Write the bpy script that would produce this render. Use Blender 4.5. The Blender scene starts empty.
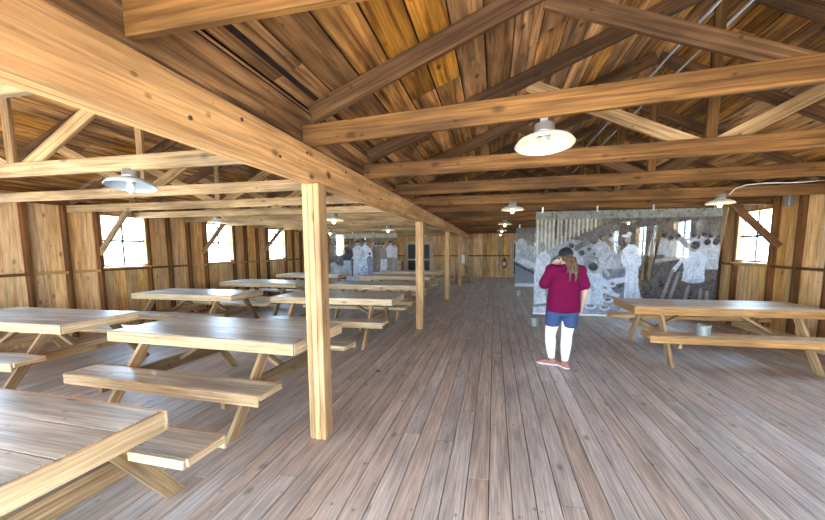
import bpy, bmesh, math, random
from mathutils import Vector, Matrix, noise
random.seed(7)
S = bpy.context.scene
C = S.collection
PI = math.pi

# ------------------------------------------------------------------ camera
F_PX = 375.13
cam_d = bpy.data.cameras.new('camera'); cam = bpy.data.objects.new('camera', cam_d); C.objects.link(cam)
S.camera = cam
cam_d.sensor_width = 36; cam_d.sensor_fit = 'HORIZONTAL'; cam_d.lens = F_PX/825*36
cam_d.shift_y = 30.27/825; cam_d.clip_start = .02; cam_d.clip_end = 300
yaw, pit, rol = .2138, .1112, .0046
xc = Vector((math.cos(yaw), math.sin(yaw), 0)); yc = Vector((-math.sin(yaw), math.cos(yaw), 0)); zc = Vector((0, 0, 1))
fw = yc*math.cos(pit)-zc*math.sin(pit); up0 = zc*math.cos(pit)+yc*math.sin(pit)
rt = xc*math.cos(rol)-up0*math.sin(rol); up = xc*math.sin(rol)+up0*math.cos(rol)
M = Matrix((rt, up, -fw)).transposed().to_4x4(); M.translation = (0, 0, 1.6)
cam.matrix_world = M

# ------------------------------------------------------------------ world, exposure
w = bpy.data.worlds.new('world'); S.world = w; w.use_nodes = True
nt = w.node_tree; bg = nt.nodes['Background']
tc = nt.nodes.new('ShaderNodeTexCoord'); sp = nt.nodes.new('ShaderNodeSeparateXYZ'); cr = nt.nodes.new('ShaderNodeValToRGB')
nt.links.new(tc.outputs['Generated'], sp.inputs[0]); nt.links.new(sp.outputs['Z'], cr.inputs[0]); nt.links.new(cr.outputs[0], bg.inputs[0])
cr.color_ramp.elements[0].position = 0; cr.color_ramp.elements[0].color = (.66, .72, .76, 1)
cr.color_ramp.elements[1].position = .6; cr.color_ramp.elements[1].color = (.42, .68, 1, 1)
e = cr.color_ramp.elements.new(.05); e.color = (.58, .80, 1, 1)
bg.inputs[1].default_value = 11.0
S.view_settings.view_transform = 'Standard'; S.view_settings.look = 'None'; S.view_settings.gamma = 1
S.view_settings.use_curve_mapping = False
S.view_settings.exposure = 1.38
S.cycles.max_bounces = 12; S.cycles.diffuse_bounces = 8; S.cycles.transparent_max_bounces = 16
S.cycles.sample_clamp_indirect = 8
BULB = 9.0

XL, XR, XB0, XB1 = -7.56, 4.86, -1.495, -1.348
Y0, Y1 = -2.5, 21.5
WL_Y = [(.25, 1.3), (3.1, 4.12), (5.91, 6.92), (8.68, 9.73), (11.49, 12.55), (14.3, 15.33), (17.1, 18.13)]
WR_Y = [(2.25, 3.25), (5.08, 6.06), (7.89, 8.87), (10.7, 11.7), (13.5, 14.5), (16.3, 17.3)]
WLZ = (1.26, 2.30); WRZ = (1.31, 2.30)

def portal(loc, rot, sx, sy):
    d = bpy.data.lights.new('window_daylight', 'AREA'); d.shape = 'RECTANGLE'; d.size = sx; d.size_y = sy; d.cycles.is_portal = True
    o = bpy.data.objects.new('window_daylight', d); C.objects.link(o); o.location = loc; o.rotation_euler = rot
for a, b in WL_Y: portal((XL-.12, (a+b)/2, 1.78), (0, -PI/2, 0), 1.04, b-a)
for a, b in WR_Y: portal((XR+.12, (a+b)/2, 1.8), (0, PI/2, 0), 1.0, b-a)
DO = (-7.0, 2.6, 2.25)   # unseen opening behind the camera, added and widened to let in more daylight
portal(((DO[0]+DO[1])/2, Y0-.1, DO[2]/2), (PI/2, 0, 0), DO[1]-DO[0], DO[2])

# ------------------------------------------------------------------ materials
MATS = {}
def newmat(name):
    m = bpy.data.materials.new(name); m.use_nodes = True; MATS[name] = m
    return m, m.node_tree, m.node_tree.nodes['Principled BSDF']
def plain(name, col, rough=.6, metal=0, emit=None, es=0):
    m, t, b = newmat(name)
    if rough >= .65: b.inputs['Specular IOR Level'].default_value = .12
    b.inputs['Base Color'].default_value = (*col, 1); b.inputs['Roughness'].default_value = rough; b.inputs['Metallic'].default_value = metal
    n = t.nodes.new('ShaderNodeTexNoise'); n.inputs['Scale'].default_value = 14
    r = t.nodes.new('ShaderNodeMapRange'); r.inputs[3].default_value = .82; r.inputs[4].default_value = 1.15
    x = t.nodes.new('ShaderNodeMix'); x.data_type = 'RGBA'; x.blend_type = 'MULTIPLY'; x.inputs[0].default_value = 1
    x.inputs[6].default_value = (*col, 1)
    t.links.new(n.outputs['Fac'], r.inputs[0]); t.links.new(r.outputs[0], x.inputs[7]); t.links.new(x.outputs[2], b.inputs['Base Color'])
    if emit: b.inputs['Emission Color'].default_value = (*emit, 1); b.inputs['Emission Strength'].default_value = es
    return m
def wood(name, dark, light, rough=.6, axis=0, var=.35, knots=.5, stain=.4, hue=.0, spec=.22, fine=30.0, along=.9, specks=.45):
    m, t, b = newmat(name); N = t.nodes; L = t.links
    co = N.new('ShaderNodeTexCoord'); oi = N.new('ShaderNodeObjectInfo'); at = N.new('ShaderNodeAttribute'); at.attribute_name = 'tone'
    ad = N.new('ShaderNodeMath'); ad.operation = 'ADD'; L.new(oi.outputs['Random'], ad.inputs[0]); L.new(at.outputs['Fac'], ad.inputs[1])
    fr = N.new('ShaderNodeMath'); fr.operation = 'FRACT'; L.new(ad.outputs[0], fr.inputs[0])
    of = N.new('ShaderNodeVectorMath'); of.operation = 'SCALE'; of.inputs[0].default_value = (31, 57, 23); L.new(fr.outputs[0], of.inputs['Scale'])
    va = N.new('ShaderNodeVectorMath'); va.operation = 'ADD'; L.new(co.outputs['Object'], va.inputs[0]); L.new(of.outputs[0], va.inputs[1])
    def mp(a, s):
        k = N.new('ShaderNodeVectorMath'); k.operation = 'MULTIPLY'; v = [s, s, s]; v[axis] = a; k.inputs[1].default_value = v
        L.new(va.outputs[0], k.inputs[0]); return k.outputs[0]
    n1 = N.new('ShaderNodeTexNoise'); n1.inputs['Scale'].default_value = 1; n1.inputs['Detail'].default_value = 6; n1.inputs['Distortion'].default_value = .7; L.new(mp(along, fine), n1.inputs[0])
    n2 = N.new('ShaderNodeTexNoise'); n2.inputs['Scale'].default_value = 1; n2.inputs['Detail'].default_value = 3; L.new(mp(1.2, 4.5), n2.inputs[0])
    r1 = N.new('ShaderNodeValToRGB'); r1.color_ramp.elements[0].position = .3; r1.color_ramp.elements[1].position = .68
    r1.color_ramp.elements[0].color = (*dark, 1); r1.color_ramp.elements[1].color = (*light, 1); L.new(n1.outputs['Fac'], r1.inputs[0])
    m1 = N.new('ShaderNodeMapRange'); m1.inputs[1].default_value = .35; m1.inputs[2].default_value = .62; m1.inputs[3].default_value = 1-stain; m1.inputs[4].default_value = 1.08
    L.new(n2.outputs['Fac'], m1.inputs[0])
    m2 = N.new('ShaderNodeMapRange'); m2.inputs[3].default_value = 1-var; m2.inputs[4].default_value = 1+var*.6; L.new(fr.outputs[0], m2.inputs[0])
    n3 = N.new('ShaderNodeTexNoise'); n3.inputs['Scale'].default_value = 1; n3.inputs['Detail'].default_value = 4; L.new(mp(3.5, 95), n3.inputs[0])
    m3 = N.new('ShaderNodeMapRange'); m3.inputs[1].default_value = .36; m3.inputs[2].default_value = .6; m3.inputs[3].default_value = .70; m3.inputs[4].default_value = 1.06; L.new(n3.outputs['Fac'], m3.inputs[0])
    # small dark nail heads and specks
    v2 = N.new('ShaderNodeTexVoronoi'); v2.inputs['Scale'].default_value = 1; L.new(mp(5.5, 8.5), v2.inputs['Vector'])
    s2 = N.new('ShaderNodeMapRange'); s2.inputs[1].default_value = .07; s2.inputs[2].default_value = .12; s2.inputs[3].default_value = 1-specks; s2.inputs[4].default_value = 1; L.new(v2.outputs['Distance'], s2.inputs[0])
    m4 = N.new('ShaderNodeMath'); m4.operation = 'MULTIPLY'; L.new(m3.outputs[0], m4.inputs[0]); L.new(s2.outputs[0], m4.inputs[1])
    m5 = N.new('ShaderNodeMath'); m5.operation = 'MULTIPLY'; L.new(m1.outputs[0], m5.inputs[0]); L.new(m4.outputs[0], m5.inputs[1])
    mm = N.new('ShaderNodeMath'); mm.operation = 'MULTIPLY'; L.new(m5.outputs[0], mm.inputs[0]); L.new(m2.outputs[0], mm.inputs[1])
    vo = N.new('ShaderNodeTexVoronoi'); vo.inputs['Scale'].default_value = 1; L.new(mp(2.4, 4.6), vo.inputs['Vector'])
    kn = N.new('ShaderNodeMapRange'); kn.inputs[1].default_value = .05; kn.inputs[2].default_value = .15; kn.inputs[3].default_value = 1-knots; kn.inputs[4].default_value = 1
    L.new(vo.outputs['Distance'], kn.inputs[0])
    mk = N.new('ShaderNodeMath'); mk.operation = 'MULTIPLY'; L.new(mm.outputs[0], mk.inputs[0]); L.new(kn.outputs[0], mk.inputs[1])
    mx = N.new('ShaderNodeMix'); mx.data_type = 'RGBA'; mx.blend_type = 'MULTIPLY'; mx.inputs[0].default_value = 1
    L.new(r1.outputs[0], mx.inputs[6]); L.new(mk.outputs[0], mx.inputs[7])
    out = mx.outputs[2]
    if hue:
        wn = N.new('ShaderNodeTexWhiteNoise'); wn.noise_dimensions = '1D'; L.new(fr.outputs[0], wn.inputs['W'])
        hr = N.new('ShaderNodeMapRange'); hr.inputs[3].default_value = 1-hue; hr.inputs[4].default_value = 1+hue*.5; L.new(wn.outputs['Value'], hr.inputs[0])
        hs = N.new('ShaderNodeHueSaturation'); L.new(hr.outputs[0], hs.inputs['Saturation']); L.new(out, hs.inputs['Color']); out = hs.outputs[0]
    L.new(out, b.inputs['Base Color'])
    rr = N.new('ShaderNodeMapRange'); rr.inputs[3].default_value = rough-.12; rr.inputs[4].default_value = rough+.12; L.new(n1.outputs['Fac'], rr.inputs[0]); L.new(rr.outputs[0], b.inputs['Roughness'])
    b.inputs['Specular IOR Level'].default_value = spec
    bu = N.new('ShaderNodeBump'); bu.inputs['Strength'].default_value = .25; bu.inputs['Distance'].default_value = .004; L.new(n1.outputs['Fac'], bu.inputs['Height']); L.new(bu.outputs[0], b.inputs['Normal'])
    return m
M_CEIL = wood('aged_roof_boards', (.12, .038, .006), (.80, .37, .085), .7, 1, .42, .7, .55, .12, fine=16)
M_CEILX = wood('roofing_felt_backing', (.02, .013, .008), (.05, .03, .02), .9)
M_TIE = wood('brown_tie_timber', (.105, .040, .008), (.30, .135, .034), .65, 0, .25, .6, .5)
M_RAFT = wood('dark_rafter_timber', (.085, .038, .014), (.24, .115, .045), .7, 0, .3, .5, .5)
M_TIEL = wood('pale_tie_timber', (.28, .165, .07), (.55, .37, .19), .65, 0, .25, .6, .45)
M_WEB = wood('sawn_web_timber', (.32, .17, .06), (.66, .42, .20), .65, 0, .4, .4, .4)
M_BEAM = wood('honey_beam_timber', (.54, .265, .09), (.90, .50, .205), .55, 0, .08, .85, .30, fine=14, along=.5)
M_POST = wood('honey_post_timber', (.47, .25, .10), (.78, .465, .215), .55, 0, .18, .6, .35)
M_FLOOR = wood('worn_grey_floorboards', (.46, .335, .262), (.69, .53, .43), .44, 1, .13, .5, .22, .25, spec=.5, fine=34, along=.8)
M_TOP = wood('weathered_table_boards', (.34, .275, .205), (.74, .64, .52), .36, 0, .14, .6, .42, .15, spec=.75, fine=20)
M_SKIRT = wood('pale_table_skirt', (.56, .34, .155), (.88, .63, .37), .55, 0, .15, .5, .25)
M_LEG = wood('table_leg_timber', (.34, .18, .075), (.66, .42, .215), .6, 0, .4, .4, .35)
M_TOPR = wood('orange_brown_table_boards', (.44, .23, .09), (.76, .48, .26), .40, 0, .15, .5, .3, .2, spec=.6)
M_SKIRTR = wood('orange_brown_table_skirt', (.44, .20, .06), (.72, .38, .14), .5, 0, .15, .5, .3)
M_WALL = wood('tan_wall_boards', (.64, .30, .085), (.95, .59, .245), .6, 2, .22, .6, .25, .15, fine=18)
M_STUD = wood('brown_wall_stud', (.10, .036, .010), (.26, .11, .032), .65, 0, .3, .4, .4)
M_FRAME = wood('orange_window_frame', (.48, .25, .075), (.76, .46, .17), .55, 0, .2, .3, .3)
M_DARKFR = plain('dark_muntin', (.10, .085, .06), .6)
M_GALV = plain('galvanised_steel', (.62, .66, .68), .35, .85)
M_SHADE = plain('white_enamel_shade', (.66, .62, .48), .4)
M_BLUE = plain('grey_blue_enamel', (.50, .58, .62), .35, .3)
M_BULB = plain('lit_bulb', (1, .9, .7), .3, 0, (1, .70, .36), BULB)
M_BULBOFF = plain('unlit_bulb', (.85, .86, .85), .15)
M_BOLT = plain('dark_iron', (.07, .06, .05), .5, .6)
M_TIN = plain('dull_tin', (.34, .34, .30), .6, .6)
M_TIN2 = plain('tin_contents', (.10, .08, .06), .8)
M_SCREEN = plain('dark_door_screen', (.045, .04, .04), .5)
M_DOORFR = wood('pale_door_frame', (.60, .42, .22), (.82, .64, .40), .5, 0, .1, .3, .2)
M_RED = plain('red_extinguisher', (.45, .03, .02), .35)
M_WHITE = plain('white_paper', (.85, .85, .83), .6)
M_BLACK = plain('black_rubber', (.02, .02, .02), .5)
M_WIRE = plain('white_cable', (.75, .70, .6), .5)
def glass(name, tint, refl):
    m = bpy.data.materials.new(name); m.use_nodes = True; t = m.node_tree; t.nodes.clear()
    o = t.nodes.new('ShaderNodeOutputMaterial'); tr = t.nodes.new('ShaderNodeBsdfTransparent'); tr.inputs[0].default_value = (*tint, 1)
    g = t.nodes.new('ShaderNodeBsdfGlossy'); g.inputs['Roughness'].default_value = .03; fz = t.nodes.new('ShaderNodeFresnel'); fz.inputs[0].default_value = 1.45
    mu = t.nodes.new('ShaderNodeMath'); mu.operation = 'MULTIPLY'; mu.inputs[1].default_value = refl; t.links.new(fz.outputs[0], mu.inputs[0])
    ge = t.nodes.new('ShaderNodeNewGeometry'); iv = t.nodes.new('ShaderNodeMath'); iv.operation = 'SUBTRACT'; iv.inputs[0].default_value = 1; t.links.new(ge.outputs['Backfacing'], iv.inputs[1])
    m3 = t.nodes.new('ShaderNodeMath'); m3.operation = 'MULTIPLY'; t.links.new(mu.outputs[0], m3.inputs[0]); t.links.new(iv.outputs[0], m3.inputs[1]); mu = m3
    mx = t.nodes.new('ShaderNodeMixShader'); t.links.new(mu.outputs[0], mx.inputs[0]); t.links.new(tr.outputs[0], mx.inputs[1]); t.links.new(g.outputs[0], mx.inputs[2]); t.links.new(mx.outputs[0], o.inputs[0])
    return m
M_GLASS = glass('window_glass', (.95, .98, 1), 1.0)
M_ACRYL = glass('acrylic_sheet', (.93, .96, .97), 1.3)
def print_mat():
    m = bpy.data.materials.new('translucent_printed_photograph'); m.use_nodes = True; t = m.node_tree; t.nodes.clear(); N = t.nodes; L = t.links
    o = N.new('ShaderNodeOutputMaterial'); at = N.new('ShaderNodeAttribute'); at.attribute_name = 'print'
    df = N.new('ShaderNodeBsdfDiffuse'); tl = N.new('ShaderNodeBsdfTranslucent'); tr = N.new('ShaderNodeBsdfTransparent')
    L.new(at.outputs['Color'], df.inputs[0]); L.new(at.outputs['Color'], tl.inputs[0])
    a = N.new('ShaderNodeMixShader'); a.inputs[0].default_value = .4; L.new(df.outputs[0], a.inputs[1]); L.new(tl.outputs[0], a.inputs[2])
    b = N.new('ShaderNodeMixShader'); L.new(at.outputs['Alpha'], b.inputs[0]); L.new(tr.outputs[0], b.inputs[1]); L.new(a.outputs[0], b.inputs[2]); L.new(b.outputs[0], o.inputs[0])
    return m
M_PRINT = print_mat()

# ------------------------------------------------------------------ helpers
def bmbox(bm, lo, hi, bev=0.0, tone=None):
    r = bmesh.ops.create_cube(bm, size=1); vs = r['verts']
    for v in vs: v.co = Vector([lo[i]+(v.co[i]+.5)*(hi[i]-lo[i]) for i in range(3)])
    fs = list({f for v in vs for f in v.link_faces})
    if tone is not None:
        ly = bm.faces.layers.float.get('tone') or bm.faces.layers.float.new('tone')
        for f in fs: f[ly] = tone
    if bev:
        es = list({e for v in vs for e in v.link_edges})
        bmesh.ops.bevel(bm, geom=es, offset=bev, segments=1, affect='EDGES', clamp_overlap=True)
def link(name, bm, mat, parent=None, smooth=False):
    me = bpy.data.meshes.new(name); bm.normal_update(); bm.to_mesh(me); bm.free()
    if mat: me.materials.append(mat)
    if smooth:
        for p in me.polygons: p.use_smooth = True
    o = bpy.data.objects.new(name, me); C.objects.link(o)
    if parent: o.parent = parent
    return o
def obox(name, lo, hi, mat, parent=None, bev=.004):
    bm = bmesh.new(); bmbox(bm, lo, hi, bev); return link(name, bm, mat, parent)
def board(name, p0, p1, wy, wz, mat, parent=None, bev=.004, roll=0, refup=(0, 0, 1), ext=0):
    """timber from p0 to p1 (centre line); wy = width sideways, wz = depth along refup; grain on local X"""
    p0 = Vector(p0); p1 = Vector(p1); d = p1-p0; L = d.length+2*ext; x = d.normalized(); u = Vector(refup)
    if abs(x.dot(u)) > .99: u = Vector((0, 1, 0))
    y = u.cross(x).normalized(); z = x.cross(y)
    bm = bmesh.new(); bmbox(bm, (-L/2, -wy/2, -wz/2), (L/2, wy/2, wz/2), bev)
    o = link(name, bm, mat, parent); m = Matrix((x, y, z)).transposed().to_4x4(); m.translation = (p0+p1)/2
    o.matrix_local = m
    return o
def empty(name, loc, rz=0):
    o = bpy.data.objects.new(name, None); o.empty_display_size = .1; C.objects.link(o); o.location = loc; o.rotation_euler = (0, 0, rz); return o
def tag(o, label=None, cat=None, group=None, kind=None):
    if label: o['label'] = label
    if cat: o['category'] = cat
    if group: o['group'] = group
    if kind: o['kind'] = kind
    return o
def copy_tree(o, parent=None):
    c = o.copy(); C.objects.link(c); c.parent = parent
    for ch in [x for x in bpy.data.objects if x.parent == o]: copy_tree(ch, c)
    return c
def lathe(name, prof, mat, parent=None, n=32, loc=(0, 0, 0), smooth=True):
    bm = bmesh.new(); rings = []
    for r, z in prof:
        if r < 1e-5: rings.append([bm.verts.new((0, 0, z))])
        else: rings.append([bm.verts.new((r*math.cos(2*PI*i/n), r*math.sin(2*PI*i/n), z)) for i in range(n)])
    for a, b in zip(rings, rings[1:]):
        for i in range(n):
            j = (i+1) % n
            if len(a) == 1 and len(b) == 1: continue
            if len(a) == 1: bm.faces.new((a[0], b[i], b[j]))
            elif len(b) == 1: bm.faces.new((a[i], b[0], a[j]))
            else: bm.faces.new((a[i], b[i], b[j], a[j]))
    bmesh.ops.recalc_face_normals(bm, faces=bm.faces[:])
    o = link(name, bm, mat, parent, smooth); o.location = loc; return o
def tube(name, pts, r, mat, parent=None, n=8):
    bm = bmesh.new(); pts = [Vector(p) for p in pts]; rings = []
    for i, p in enumerate(pts):
        d = (pts[min(i+1, len(pts)-1)]-pts[max(i-1, 0)]).normalized(); u = Vector((0, 0, 1)) if abs(d.z) < .9 else Vector((1, 0, 0))
        a = d.cross(u).normalized(); b = d.cross(a)
        rings.append([bm.verts.new(p+a*r*math.cos(2*PI*k/n)+b*r*math.sin(2*PI*k/n)) for k in range(n)])
    for A, B in zip(rings, rings[1:]):
        for k in range(n): bm.faces.new((A[k], A[(k+1) % n], B[(k+1) % n], B[k]))
    bm.faces.new(rings[0]); bm.faces.new(rings[-1][::-1]); bmesh.ops.recalc_face_normals(bm, faces=bm.faces[:])
    return link(name, bm, mat, parent, True)

# ------------------------------------------------------------------ floor
bm = bmesh.new(); bm.faces.layers.float.new('tone')
x = XL-.1; BW = .1472
while x < XR+.1:
    y = Y0-random.random()*2
    while y < Y1+.1:
        L = random.choice((3.6, 4.9, 6.1, 7.3)); y2 = min(y+L, Y1+.1)
        bmbox(bm, (x+.003, max(y, Y0)+.0015, -.03), (x+BW-.003, y2-.0015, random.uniform(-.0012, 0)), .0015, random.random()); y += L
    x += BW
floor = link('floor', bm, M_FLOOR); tag(floor, kind='structure')
o = obox('floor_underlay', (XL-.15, Y0, -.12), (XR+.15, Y1+.15, -.032), M_CEILX, floor, 0)

# ------------------------------------------------------------------ roof (two gables meeting over the beam)
RIDGE_R, RIDGE_L = 1.92, -4.40
def slope(name, xa, za, xb, zb, parent=None):
    if xa > xb: xa, za, xb, zb = xb, zb, xa, za
    d = Vector((xb-xa, 0, zb-za)); L = d.length; d.normalize(); nrm = Vector((-d.z, 0, d.x))
    if nrm.z < 0: nrm = -nrm
    bm = bmesh.new(); bm.faces.layers.float.new('tone')
    s = -.012; wd = .2365
    while s < L:
        e = min(s+wd-.012, L); y = Y0
        while y < Y1:
            ln = random.choice((4.8, 6.0, 7.2)); y2 = min(y+ln, Y1)
            bmbox(bm, (s, y+.001, 0), (e, y2-.001, .022), .002, random.random()); y += ln
        s += wd
    # roofing layer above the boards
    bmx = bmesh.new(); bmbox(bmx, (0, Y0, .024), (L, Y1, .05), 0)
    m = Matrix((d, Vector((0, 1, 0)), nrm)).transposed().to_4x4(); m.translation = (xa, 0, za)
    o = link(name, bm, M_CEIL); o.matrix_world = m; tag(o, kind='structure')
    r = link('roofing', bmx, M_CEILX, o)
    return o
ZV = 2.675
slope('ceiling', -1.40, ZV, RIDGE_R, ZV+.4*(RIDGE_R+1.4))
ZR = ZV+.4*(RIDGE_R+1.4)
slope('ceiling', RIDGE_R, ZR, XR+.1, 2.66)
ZLR = 3.78
slope('ceiling', -1.44, 2.60, RIDGE_L, ZLR)
slope('ceiling', RIDGE_L, ZLR, XL-.1, 2.50)

# ------------------------------------------------------------------ side walls
def side_wall(name, X, sgn, wins, wz, ztop, studs_w=.045):
    """sgn=+1: room lies towards +X"""
    bm = bmesh.new(); bm.faces.layers.float.new('tone')
    segs = []; y = Y0
    for a, b in wins: segs.append((y, a, False)); segs.append((a, b, True)); y = b
    segs.append((y, Y1, False))
    x0, x1 = (X-.03, X) if sgn > 0 else (X, X+.03)
    for a, b, win in segs:
        n = max(1, round((b-a)/.285)); wv = (b-a)/n
        for i in range(n):
            ya, yb = a+i*wv+.002, a+(i+1)*wv-.002; t = random.random()
            if win:
                bmbox(bm, (x0, ya, 0), (x1, yb, wz[0]-.03), .002, t); bmbox(bm, (x0, ya, wz[1]-.002), (x1, yb, ztop+.10), .002, t)
            else: bmbox(bm, (x0, ya, 0), (x1, yb, ztop+.10), .002, t)
    wl = link(name, bm, M_WALL); tag(wl, kind='structure')
    bk = bmesh.new(); xo = X-.06*sgn
    for a, b, win in segs:
        lo, hi = min(xo, X-.032*sgn), max(xo, X-.032*sgn)
        if win: bmbox(bk, (lo, a, 0), (hi, b, wz[0]-.03)); bmbox(bk, (lo, a, wz[1]), (hi, b, ztop+.12))
        else: bmbox(bk, (lo, a, 0), (hi, b, ztop+.12))
    link('outer_siding', bk, M_CEILX, wl)
    ys = []
    for a, b, win in segs:
        if win: ys += [a-.03, b+.03]
        else:
            n = max(1, round((b-a)/.58)); ys += [a+(b-a)*i/n for i in range(1, n)]
    ys = sorted(ys); D = .10
    xs = X+sgn*D/2
    for yy in ys:
        board('stud', (xs, yy, 0), (xs, yy, ztop-.05), .06, D, M_STUD, wl, refup=(1, 0, 0))
    bl = sorted(set([Y0]+ys+[Y1]))
    zr = wz[0]-.06
    for a, b in zip(bl, bl[1:]):
        if b-a < .1: continue
        board('rail', (X+sgn*.045, a+.03, zr), (X+sgn*.045, b-.03, zr), .09, .04, M_STUD if (random.random() < .4) else M_FRAME, wl)
    board('top_plate', (xs, Y0, ztop-.02), (xs, Y1, ztop-.02), .11, .09, M_STUD, wl)
    return wl
side_wall('wall_left', XL, 1, WL_Y, WLZ, 2.45)
side_wall('wall_right', XR, -1, WR_Y, WRZ, 2.58)
wi = 0
def window(X, sgn, a, b, z0, z1):
    global wi; wi += 1
    t = empty('window_%d' % wi, (X, (a+b)/2, z0)); tag(t, kind='structure')
    h = z1-z0; wd = b-a; hw = wd/2; xi = sgn*.03
    for yy in (-hw+.02, hw-.02): board('window_frame', (xi, yy, 0), (xi, yy, h), .04, .1, M_FRAME, t, refup=(1, 0, 0))
    for zz in (.015, h-.015): board('window_frame', (xi, -hw+.04, zz), (xi, hw-.04, zz), .1, .035, M_FRAME, t)
    board('window_sill', (sgn*.06, -hw-.02, -.025), (sgn*.06, hw+.02, -.025), .14, .03, M_FRAME, t)
    board('muntin', (0, 0, .03), (0, 0, h-.03), .036, .03, M_DARKFR, t, refup=(1, 0, 0))
    board('muntin', (0, -hw+.04, h*.5), (0, hw-.04, h*.5), .03, .045, M_DARKFR, t)
    obox('pane', (-.003, -hw+.03, .02), (.003, hw-.03, h-.02), M_GLASS, t, 0)
for a, b in WL_Y: window(XL, 1, a, b, *WLZ)
for a, b in WR_Y: window(XR, -1, a, b, *WRZ)

# ------------------------------------------------------------------ back wall with two screen doors
bm = bmesh.new(); bm.faces.layers.float.new('tone'); x = XL
def roofz(x):
    if x > -1.4: return ZV+.4*(x+1.4) if x < RIDGE_R else ZR+(2.66-ZR)*(x-RIDGE_R)/(XR+.1-RIDGE_R)
    return 2.60+(ZLR-2.6)*(x+1.44)/(RIDGE_L+1.44) if x > RIDGE_L else ZLR+(2.5-ZLR)*(x-RIDGE_L)/(XL-.1-RIDGE_L)
while x < XR:
    wd = random.choice((.19, .24, .29)); x2 = min(x+wd, XR)
    bmbox(bm, (x+.003, Y1, 0), (x2-.003, Y1+.03, min(roofz(x+.01), roofz(x2))), .002, random.random()); x += wd
wb = link('wall_back', bm, M_WALL); tag(wb, kind='structure')
obox('outer_siding', (XL, Y1+.035, 0), (XR, Y1+.06, 2.5), M_CEILX, wb, 0)
def door(n, x0, x1, z1):
    t = empty('door_%d' % n, ((x0+x1)/2, Y1-.03, 0)); tag(t, kind='structure'); hw = (x1-x0)/2
    for s in (-1, 1): board('door_frame', (s*(hw+.05), 0, 0), (s*(hw+.05), 0, z1+.1), .10, .06, M_DOORFR, t, refup=(0, 1, 0))
    board('door_frame', (-hw, 0, z1+.05), (hw, 0, z1+.05), .06, .10, M_DOORFR, t)
    lf = obox('door_leaf', (-hw, -.01, .02), (hw, .02, z1), M_SCREEN, t, 0)
    for s in (-1, 1): board('stile', (s*(hw-.05), -.02, .02), (s*(hw-.05), -.02, z1), .08, .03, M_DOORFR, lf, refup=(0, 1, 0))
    for zz in (.1, .95, z1-.05): board('door_rail', (-hw+.09, -.02, zz), (hw-.09, -.02, zz), .03, .10, M_DOORFR, lf)
    tube('door_handle', [(hw-.05, -.04, 1.0), (hw-.05, -.08, 1.02), (hw-.05, -.08, 1.1), (hw-.05, -.04, 1.12)], .008, M_BOLT, lf)
door(1, -5.0, -3.55, 1.92); door(2, .98, 1.95, 1.92)
for a, b in ((XL+.1, -5.15), (-3.4, .85), (2.1, XR-.1)):
    board('rail', (a, Y1-.02, 1.17), (b, Y1-.02, 1.17), .04, .06, M_STUD, wb)

bm = bmesh.new(); bm.faces.layers.float.new('tone'); x = XL
while x < XR:
    x2 = min(x+.26, XR); z0 = DO[2] if DO[0]-.1 < x and x2 < DO[1]+.1 else 0
    bmbox(bm, (x+.002, Y0-.03, z0), (x2-.002, Y0, min(roofz(x+.01), roofz(x2))), .002, random.random()); x = x2
wf = link('wall_front', bm, M_WALL); tag(wf, kind='structure')
obox('trim_1', (-1.66, Y0, 2.70), (-1.30, Y1, 2.74), M_CEILX, None, 0)['kind'] = 'structure'
obox('trim_2', (-1.45, Y0, 2.41), (-1.425, Y1, 2.665), M_CEIL, None, 0)['kind'] = 'structure'
# ------------------------------------------------------------------ posts and long beam
bt = empty('support_beam', ((XB0+XB1)/2, Y0, 2.112)); tag(bt, 'long honey-coloured laminated timber beam running along the row of square posts', 'beam')
pw = (XB1-XB0)/3
for i in range(3):
    xx = -((XB1-XB0)/2)+pw*(i+.5)
    board('beam_ply', (xx, 0, .121), (xx, Y1-Y0, .121), pw-.002, .242-.004*(i == 1), M_BEAM, bt)
for k in range(44):
    yy = 1.51-Y0+.365*k*1.0
    zz = (.075, .185)[k % 2]
    if yy > Y1-Y0: break
    d = lathe('bolt_head', [(0, .008), (.007, .008), (.011, .004), (.011, 0), (0, 0)], M_BOLT, bt, 10)
    d.rotation_euler = (0, PI/2, 0); d.location = ((XB1-XB0)/2, yy, zz)
PY = [2.77+4.41*k for k in range(5)]
PY[4] = 20.35
plabels = ['nearest square timber post, its three plies and grain clearly visible', 'second square timber post from the camera, beside the ends of the benches',
           'third timber post under the long beam, darker at its foot', 'fourth timber post, next to the small wooden stand', 'farthest timber post, close to the back wall']
for i, y in enumerate(PY):
    t = empty('support_post', ((XB0+XB1)/2, y+.07, 0)); tag(t, plabels[i], 'post', 'posts under the long beam')
    for j in range(3):
        xx = -((XB1-XB0)/2)+pw*(j+.5)
        board('post_ply', (xx, -.003*(j == 1), 0.0), (xx, 0, 2.11), pw-.0025, .14, M_POST, t, .005, refup=(0, 1, 0))

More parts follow.
